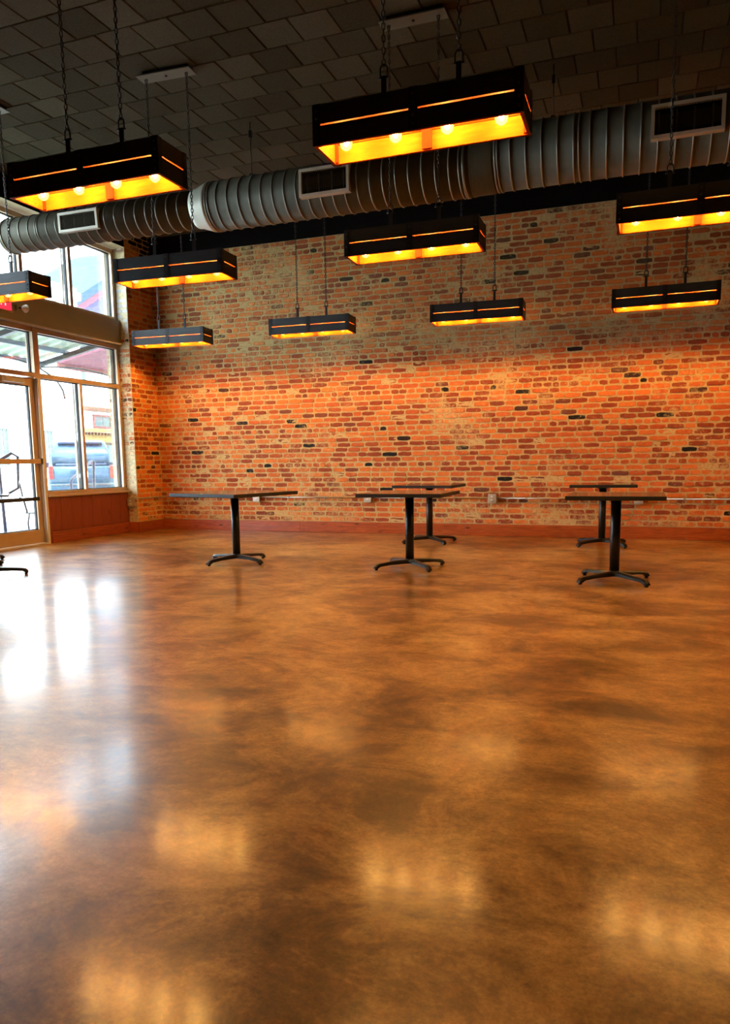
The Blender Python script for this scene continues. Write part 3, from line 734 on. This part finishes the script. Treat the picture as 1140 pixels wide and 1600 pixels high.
# ------------------------------------------------------------------ pedestal tables
def make_table(s):
    root = empty('pedestal_table')
    H, t = 0.75, 0.036
    MB().box((0, 0, H - t / 2), (s, s, t), [1, 1, 1, 1, 1, 0]).build('tabletop', [M_TOP, M_TEDGE], root, bevel=0.004)
    sp = MB(); sp.lathe([(0.035, 0.655), (0.045, 0.69), (0.10, H - t - 0.006), (0.12, H - t - 0.001)], 4, (0, 0, 0)); sp.build('top_spider', M_TMETAL, root)
    MB().lathe([(0.042, 0.06), (0.042, 0.68)], 20).build('column', M_TMETAL, root)
    hub = MB(); hub.lathe([(0.055, 0.045), (0.06, 0.06), (0.052, 0.085), (0.04, 0.095)], 20); hub.build('base_hub', M_TMETAL, root)
    for k in range(4):
        a = PI / 4 + k * PI / 2; ca, sa = math.cos(a), math.sin(a)
        vs = []; secs = [(0.03, 0.036, 0.045, 0.088), (0.12, 0.034, 0.046, 0.084), (0.24, 0.032, 0.044, 0.074), (0.34, 0.030, 0.034, 0.064), (0.375, 0.028, 0.014, 0.054), (0.395, 0.020, 0.014, 0.036)]
        for d, w, zb, zt in secs:
            for (u, z) in ((-w, zb), (w, zb), (w, zt - 0.012), (w * 0.55, zt), (-w * 0.55, zt), (-w, zt - 0.012)):
                vs.append((d * ca - u * sa, d * sa + u * ca, z))
        fs = [(i * 6 + j, i * 6 + (j + 1) % 6, (i + 1) * 6 + (j + 1) % 6, (i + 1) * 6 + j) for i in range(5) for j in range(6)]
        fs += [tuple(range(5, -1, -1)), tuple(30 + j for j in range(6))]
        leg = MB().add(vs, fs).build('base_leg', M_TMETAL, root)
        MB().lathe([(0.014, 0.0), (0.017, 0.004), (0.015, 0.016)], 10, (0.372 * ca, 0.372 * sa, 0)).build('glide', M_IRON, leg)
    return root
GT = 'black pedestal tables standing on the concrete floor'
tabs = [(0.95, -4.075, 6.92, -15, 'large black pedestal table turned cornerwise, standing nearest the window'),
        (0.83, -2.16, 7.0, 1, 'black pedestal table in the middle, in front of a similar table'),
        (0.77, -2.59, 9.27, 0, 'black pedestal table in the middle, behind, close to the brick wall'),
        (0.78, -0.21, 6.66, 0, 'black pedestal table at right, nearest the camera'),
        (0.76, -0.455, 9.42, 3, 'black pedestal table at right, behind, close to the brick wall'),
        (0.77, -5.95, 5.37, 0, 'black pedestal table cut off at the left edge in front of the glass door'),
        (0.77, -6.85, 6.08, 45, 'black table mostly out of frame, behind the table at the left edge')]
for s, x, y, r, lb in tabs:
    o = make_table(s)
    o.location = (x, y, 0.0); o.rotation_euler = (0, 0, math.radians(r))
    if s == 0.95:
        for c in o.children:
            if c.name.startswith('base_leg') or c.name.startswith('base_hub') or c.name.startswith('column'): c.rotation_euler = (0, 0, PI / 4 - 0.08)
    tag(o, lb, 'table', GT)

# ------------------------------------------------------------------ outside
ZG = -0.10
struct(MB().bbox((-12.5, -8, ZG - 0.2), (-7.73, 30, ZG)).build('ground_sidewalk', M_WALK))
struct(MB().bbox((-90, -40, ZG - 0.4), (-12.5, 110, ZG - 0.15)).build('ground_road', M_ROAD))
# metal awning over the sidewalk
aw = empty('awning', (-7.9, 0, 0)); tag(aw, 'corrugated metal awning on grey beams over the sidewalk outside', 'awning')
co = MB(); ny = 120; y0, y1 = 3.0, 10.6
prof = [(y0 + (y1 - y0) * i / ny, 0.018 * (1 if (i // 2) % 2 else -1)) for i in range(ny + 1)]
vs = []; 
for (y, dz) in prof: vs += [(-0.02, y, 3.34 + dz), (-2.2, y, 2.90 + dz), (-0.02, y, 3.35 + dz), (-2.2, y, 2.91 + dz)]
fs = []
for i in range(ny):
    a = i * 4; b = a + 4
    fs += [(a, a + 1, b + 1, b), (a + 2, b + 2, b + 3, a + 3)]
co.add(vs, fs); co.build('roof_sheet', M_CORR, aw)
for x in (-0.25, -0.85, -1.5, -2.13):
    z = 3.34 + x * 0.2 - 0.055
    MB().bbox((x - 0.03, y0, z - 0.035), (x + 0.03, y1, z + 0.03)).build('purlin', M_BEAM, aw)
for y in (3.6, 5.35, 7.1, 8.8, 10.55):
    b = MB(); b.add([(0, y - .035, 3.26), (0, y + .035, 3.26), (-2.2, y + .035, 2.82), (-2.2, y - .035, 2.82), (0, y - .035, 3.18), (0, y + .035, 3.18), (-2.2, y + .035, 2.74), (-2.2, y - .035, 2.74)],
                    [(0, 1, 2, 3), (4, 7, 6, 5), (0, 3, 7, 4), (1, 5, 6, 2), (0, 4, 5, 1), (3, 2, 6, 7)])
    b.build('rafter', M_BEAM, aw)
    pts = [(-2.1 + 2.08 * math.sin(t), y, 2.76 - 0.75 * (1 - math.cos(t))) for t in [PI / 2 * k / 10 for k in range(11)]]
    MB().tube(pts, 0.014, 6).build('curved_brace', M_BEAM, aw)
# neighbour's red awning and the street lamp globe beyond
ra = empty('shop_awning', (-11.9, 16.6, 0.55)); tag(ra, 'reddish sloping shop awning seen beyond the corrugated one', 'awning')
MB().add([(-1.2, -2.2, 2.95), (0.3, -2.2, 3.22), (0.3, 3.0, 3.22), (-1.2, 3.0, 2.95), (-1.2, -2.2, 2.90), (0.3, -2.2, 3.17), (0.3, 3.0, 3.17), (-1.2, 3.0, 2.90)],
         [(0, 1, 2, 3), (4, 7, 6, 5), (0, 3, 7, 4), (1, 5, 6, 2), (0, 4, 5, 1), (3, 2, 6, 7)]).build('canopy', M_ROOFRED, ra)
MB().bbox((-1.24, -2.2, 2.80), (-1.18, 3.0, 2.95)).build('valance', M_BRED, ra)
for y in (0.6, 2.9): MB().tube([(-1.1, y, ZG - .15 - .55), (-1.1, y, 2.9)], 0.04, 8).build('post', M_BEAM, ra)

# handrails
def handrail(loc, lb, pts, post):
    e = empty('handrail', loc); tag(e, lb, 'handrail', 'grey handrails on the sidewalk')
    MB().tube(pts, 0.026, 8).build('rail_loop', M_RAIL, e); MB().tube(post, 0.026, 8).build('post', M_RAIL, e)
handrail((-9.55, 9.22, ZG), 'grey pipe handrail seen through the glass door',
         [(-0.05, -0.10, 0.66), (0.05, 0.16, 0.80), (0.05, 0.20, 1.30), (0.0, 0.12, 1.36), (-0.1, -0.35, 1.10)], [(-0.05, -0.06, 0), (-0.05, -0.10, 1.2)])
handrail((-9.9, 11.15, ZG), 'grey pipe handrail in front of the parked car',
         [(0, 0.40, 0.55), (0, 0.46, 0.62), (0, 0.50, 1.22), (0, 0.46, 1.24), (0, -0.08, 0.92), (0, -0.14, 0.86), (0, -0.14, 0.5), (0, -0.08, 0.42), (0, 0.3, 0.42)], [(0, 0.30, 0), (0, 0.30, 0.44)])
# wire patio chairs and table
def chair(loc, rz, lb):
    e = empty('patio_chair', loc, rz); tag(e, lb, 'chair', 'wire patio chairs on the sidewalk')
    a = [(-0.24, 0.2, 0.46), (-0.27, 0.25, 0.72), (-0.2, 0.27, 0.86), (-0.08, 0.28, 0.92), (0.08, 0.28, 0.92), (0.2, 0.27, 0.86), (0.27, 0.25, 0.72), (0.24, 0.2, 0.46)]
    bk = MB().tube(a, 0.011, 6).build('back_frame', M_WIRE, e)
    MB().tube([(-0.26, 0.24, 0.66), (0.26, 0.24, 0.66)], 0.009, 6).build('back_bar', M_WIRE, bk)
    for x in (-0.13, 0.13):
        MB().prism([(x - 0.05, 0.70), (x + 0.05, 0.73), (x - 0.03, 0.82)], 'Y', 0.25, 0.257).build('back_ornament', M_WIRE, bk)
    MB().lathe([(0.235, 0.44), (0.245, 0.45), (0.235, 0.46)], 20).build('seat', M_WIRE, e)
    for sx in (-1, 1):
        for sy in (-1, 1):
            MB().tube([(sx * 0.19, sy * 0.17, 0.45), (sx * 0.23, sy * 0.2, 0.3), (sx * 0.2, sy * 0.19, 0.15), (sx * 0.22, sy * 0.22, 0.0)], 0.011, 6).build('leg', M_WIRE, e)
    MB().tube([(-0.205, -0.19, 0.2), (0.205, -0.19, 0.2)], 0.008, 6).build('stretcher', M_WIRE, e)
chair((-8.62, 8.93, ZG), 2.35, 'dark wire patio chair with curved back, seen beside the glass door')
chair((-8.55, 10.25, ZG), -0.9, 'dark wire patio chair partly hidden by the brick pier')
pt = empty('patio_table', (-9.0, 9.75, ZG)); tag(pt, 'round grey metal patio table just outside the window', 'table')
MB().lathe([(0.40, 0.70), (0.41, 0.715), (0.40, 0.73)], 28).build('tabletop', M_RAIL, pt)
MB().lathe([(0.025, 0.02), (0.025, 0.70)], 10).build('column', M_RAIL, pt)
MB().lathe([(0.25, 0.0), (0.24, 0.015), (0.03, 0.03)], 20).build('base', M_RAIL, pt)

# parked car, rear towards the room
car = empty('parked_car', (-16.75, 19.15, ZG - 0.15)); car.rotation_euler = (0, 0, math.atan2(0.80, -0.60) - PI / 2 + 0.10)
car.scale = (1.0, 1.0, 1.1)
tag(car, 'blue grey sport utility car parked across the sidewalk, rear towards the window', 'car')
def loft(secs, mat, name, parent, n=5):
    """secs: (y, half width, z bottom, z top, corner)"""
    vs = []; m_ = None
    for (y, w, zb, zt, c) in secs:
        ring = []
        for (cx, cz, a0) in ((w - c, zb + c, -PI / 2), (w - c, zt - c, 0), (-w + c, zt - c, PI / 2), (-w + c, zb + c, PI)):
            for k in range(n): 
                a = a0 + PI / 2 * k / (n - 1); ring.append((cx + c * math.cos(a), y, cz + c * math.sin(a)))
        m_ = len(ring); vs += ring
    fs = [(i * m_ + j, i * m_ + (j + 1) % m_, (i + 1) * m_ + (j + 1) % m_, (i + 1) * m_ + j) for i in range(len(secs) - 1) for j in range(m_)]
    fs += [tuple(range(m_ - 1, -1, -1)), tuple((len(secs) - 1) * m_ + j for j in range(m_))]
    b = MB().add(vs, fs, 0, True); return b.build(name, mat, parent)
loft([(0.0, 0.93, 0.45, 1.14, .10), (0.10, 1.0, 0.40, 1.18, .14), (1.2, 1.01, 0.38, 1.18, .15), (3.4, 1.0, 0.38, 1.16, .15), (4.6, 0.98, 0.42, 1.10, .15), (5.0, 0.86, 0.5, 0.98, .15)], M_CAR, 'body', car)
loft([(0.10, 0.86, 1.10, 1.50, .08), (0.32, 0.80, 1.10, 1.86, .16), (0.7, 0.80, 1.10, 1.92, .18), (2.6, 0.80, 1.10, 1.90, .18), (3.2, 0.84, 1.10, 1.5, .15), (3.6, 0.86, 1.08, 1.20, .05)], M_CAR, 'cabin', car)
MB().add([(-0.76, 0.085, 1.20), (0.76, 0.085, 1.20), (0.66, 0.27, 1.74), (-0.66, 0.27, 1.74), (-0.76, 0.13, 1.20), (0.76, 0.13, 1.20), (0.66, 0.31, 1.74), (-0.66, 0.31, 1.74)],
         [(0, 1, 2, 3), (4, 7, 6, 5), (0, 3, 7, 4), (1, 5, 6, 2), (0, 4, 5, 1), (3, 2, 6, 7)]).build('rear_window', M_CARGLASS, car)
for s in (-1, 1):
    MB().prism([(0.55, 1.20), (2.9, 1.20), (2.5, 1.72), (0.62, 1.74)], 'X', s * 0.815 - 0.03, s * 0.815 + 0.03).build('side_window', M_CARGLASS, car)
    MB().bbox((s * 0.90 - 0.07, -0.03, 0.80), (s * 0.90 + 0.07, 0.14, 1.18)).build('tail_light', M_TAIL, car, bevel=0.02)
    MB().bbox((s * 1.12 - 0.13, 2.85, 1.12), (s * 1.12 + 0.13, 2.97, 1.30)).build('side_mirror', M_CARGLASS, car, bevel=0.03)
    for y in (0.95, 3.95):
        w = MB().lathe([(0.2, -0.12), (0.37, -0.12), (0.39, -0.08), (0.39, 0.08), (0.37, 0.12), (0.2, 0.12)], 24, (s * 0.90, y, 0.39), 'X').build('wheel', M_TYRE, car)
        MB().lathe([(0.05, -0.125), (0.22, -0.122), (0.22, 0.122), (0.05, 0.125)], 16, (s * 0.90, y, 0.39), 'X').build('hub', M_CHROME, w)
bp = MB().bbox((-0.96, -0.10, 0.42), (0.96, 0.06, 0.68)).build('rear_bumper', M_CAR, car, bevel=0.04)
MB().bbox((-0.85, -0.115, 0.62), (0.85, -0.10, 0.66)).build('chrome_strip', M_CHROME, car)
MB().bbox((-0.17, -0.02, 0.84), (0.17, 0.0, 1.0)).build('licence_plate', M_PLATE, car)
MB().tube([(0, 0.07, 1.22), (0.35, 0.10, 1.26)], 0.012, 6).build('rear_wiper', M_TYRE, car)
MB().bbox((-0.66, 0.20, 1.80), (0.66, 0.40, 1.86)).build('roof_spoiler', M_CARGLASS, car, bevel=0.02)

# white building across the road
def window_on(parent, x, y0, y1, z0, z1, trim, glass, t=0.12):
    b = MB()
    b.bbox((x, y0, z0), (x + 0.12, y0 + t, z1)); b.bbox((x, y1 - t, z0), (x + 0.12, y1, z1)); b.bbox((x, y0 + t, z0), (x + 0.12, y1 - t, z0 + t)); b.bbox((x, y0 + t, z1 - t), (x + 0.12, y1 - t, z1))
    w = b.build('window', trim, parent)
    ym = (y0 + y1) / 2; zm = (z0 + z1) / 2
    for (a, c) in ((y0 + t, ym - .03), (ym + .03, y1 - t)):
        MB().bbox((x + 0.02, a, z0 + t), (x + 0.05, c, z1 - t)).build('pane', glass, w)
    return w
wb = empty('white_building', (-26.0, 0, 0)); tag(wb, 'sunlit white building across the road, left of the yellow one', 'building')
MB().bbox((-10, 4, ZG - .15), (0, 30.1, 9.5)).build('wall', M_BWHITE, wb)
for z in (4.4, 8.9): MB().bbox((0, 4, z), (0.25, 30.1, z + 0.35)).build('cornice', M_BWHITE, wb)
M_WPALE = plain('pale_green_window', (0.026, 0.042, 0.038), 0.5)
for y in (6.5, 10.5, 14.0, 17.5, 21.2, 24.6, 27.2): window_on(wb, 0, y, y + 0.75, 1.0, 2.75, M_BWHITE, M_WPALE, 0.08)
for y in (8.5, 13.5, 18.5, 24.5): window_on(wb, 0, y, y + 1.1, 5.6, 7.6, M_BWHITE, M_WPALE)
# low yellow shop with dentil cornice
yb = empty('yellow_building', (-36.0, 0, 0)); tag(yb, 'low yellow shop building with brown dentil cornice behind the parked car', 'building')
MB().bbox((-8, 40.2, ZG - .15), (0, 60, 5.0)).build('wall', M_BWHITE, yb)
MB().bbox((0, 40.2, 2.65), (0.3, 60, 3.25)).build('frieze', M_BYEL, yb)
MB().bbox((0.3, 40.2, 3.32), (0.55, 60, 3.55)).build('cornice', M_BYEL, yb)
for i in range(60): MB().bbox((0.3, 40.3 + i * 0.33, 3.12), (0.46, 40.46 + i * 0.33, 3.30)).build('dentil', M_BBROWN, yb)
for y in (40.25, 41.0, 41.6, 46.3, 51.0): MB().lathe([(0.26, ZG - .15), (0.26, 0.2), (0.2, 0.25), (0.18, 2.4), (0.25, 2.64)], 14, (0.3, y + 0.25, 0)).build('column', M_BYEL, yb)
for y in (42.4, 46.9, 52.0): window_on(yb, 0, y, y + 3.0, 0.6, 2.6, M_BBROWN, M_BGREEN)
for y in (42.5, 45.3, 48.2): window_on(yb, 0, y, y + 1.9, 3.62, 4.55, M_BRED, M_WPALE)
MB().bbox((0, 40.2, 4.75), (0.35, 60, 5.05)).build('parapet', M_BBROWN, yb)
# gabled building whose roof edge shows through the clerestory
gb = empty('gabled_building', (-36.0, 49.5, 0)); tag(gb, 'tall building whose sloping blue and pink roof edge shows through the upper window', 'building')
MB().prism([(-6.5, ZG - .15), (12, ZG - .15), (12, 15.8), (-6.5, 4.6)], 'X', -17, -9).build('wall', M_BWHITE, gb)
def rake(a, b, th, mat, nm, x0, x1):
    (y0_, z0_), (y1_, z1_) = a, b
    MB().prism([(y0_, z0_), (y1_, z1_), (y1_, z1_ + th), (y0_, z0_ + th)], 'X', x0, x1).build(nm, mat, gb)
rake((-7.0, 8.75), (12.5, 20.65), 0.75, M_ROOFBLUE, 'roof_edge', -17.5, -8.2)
rake((-7.0, 8.05), (12.5, 19.95), 0.70, M_ROOFRED, 'fascia', -17.2, -8.5)
rake((-7.0, 5.2), (12.5, 17.1), 2.85, M_ROOFPUR, 'gable_boarding', -17.0, -8.8)
for i in range(3): MB().bbox((-8.98, -4 + i * 4.5, 5.5 + i * 2), (-8.85, -1.5 + i * 4.5, 7.5 + i * 2)).build('window', M_WPALE, gb)
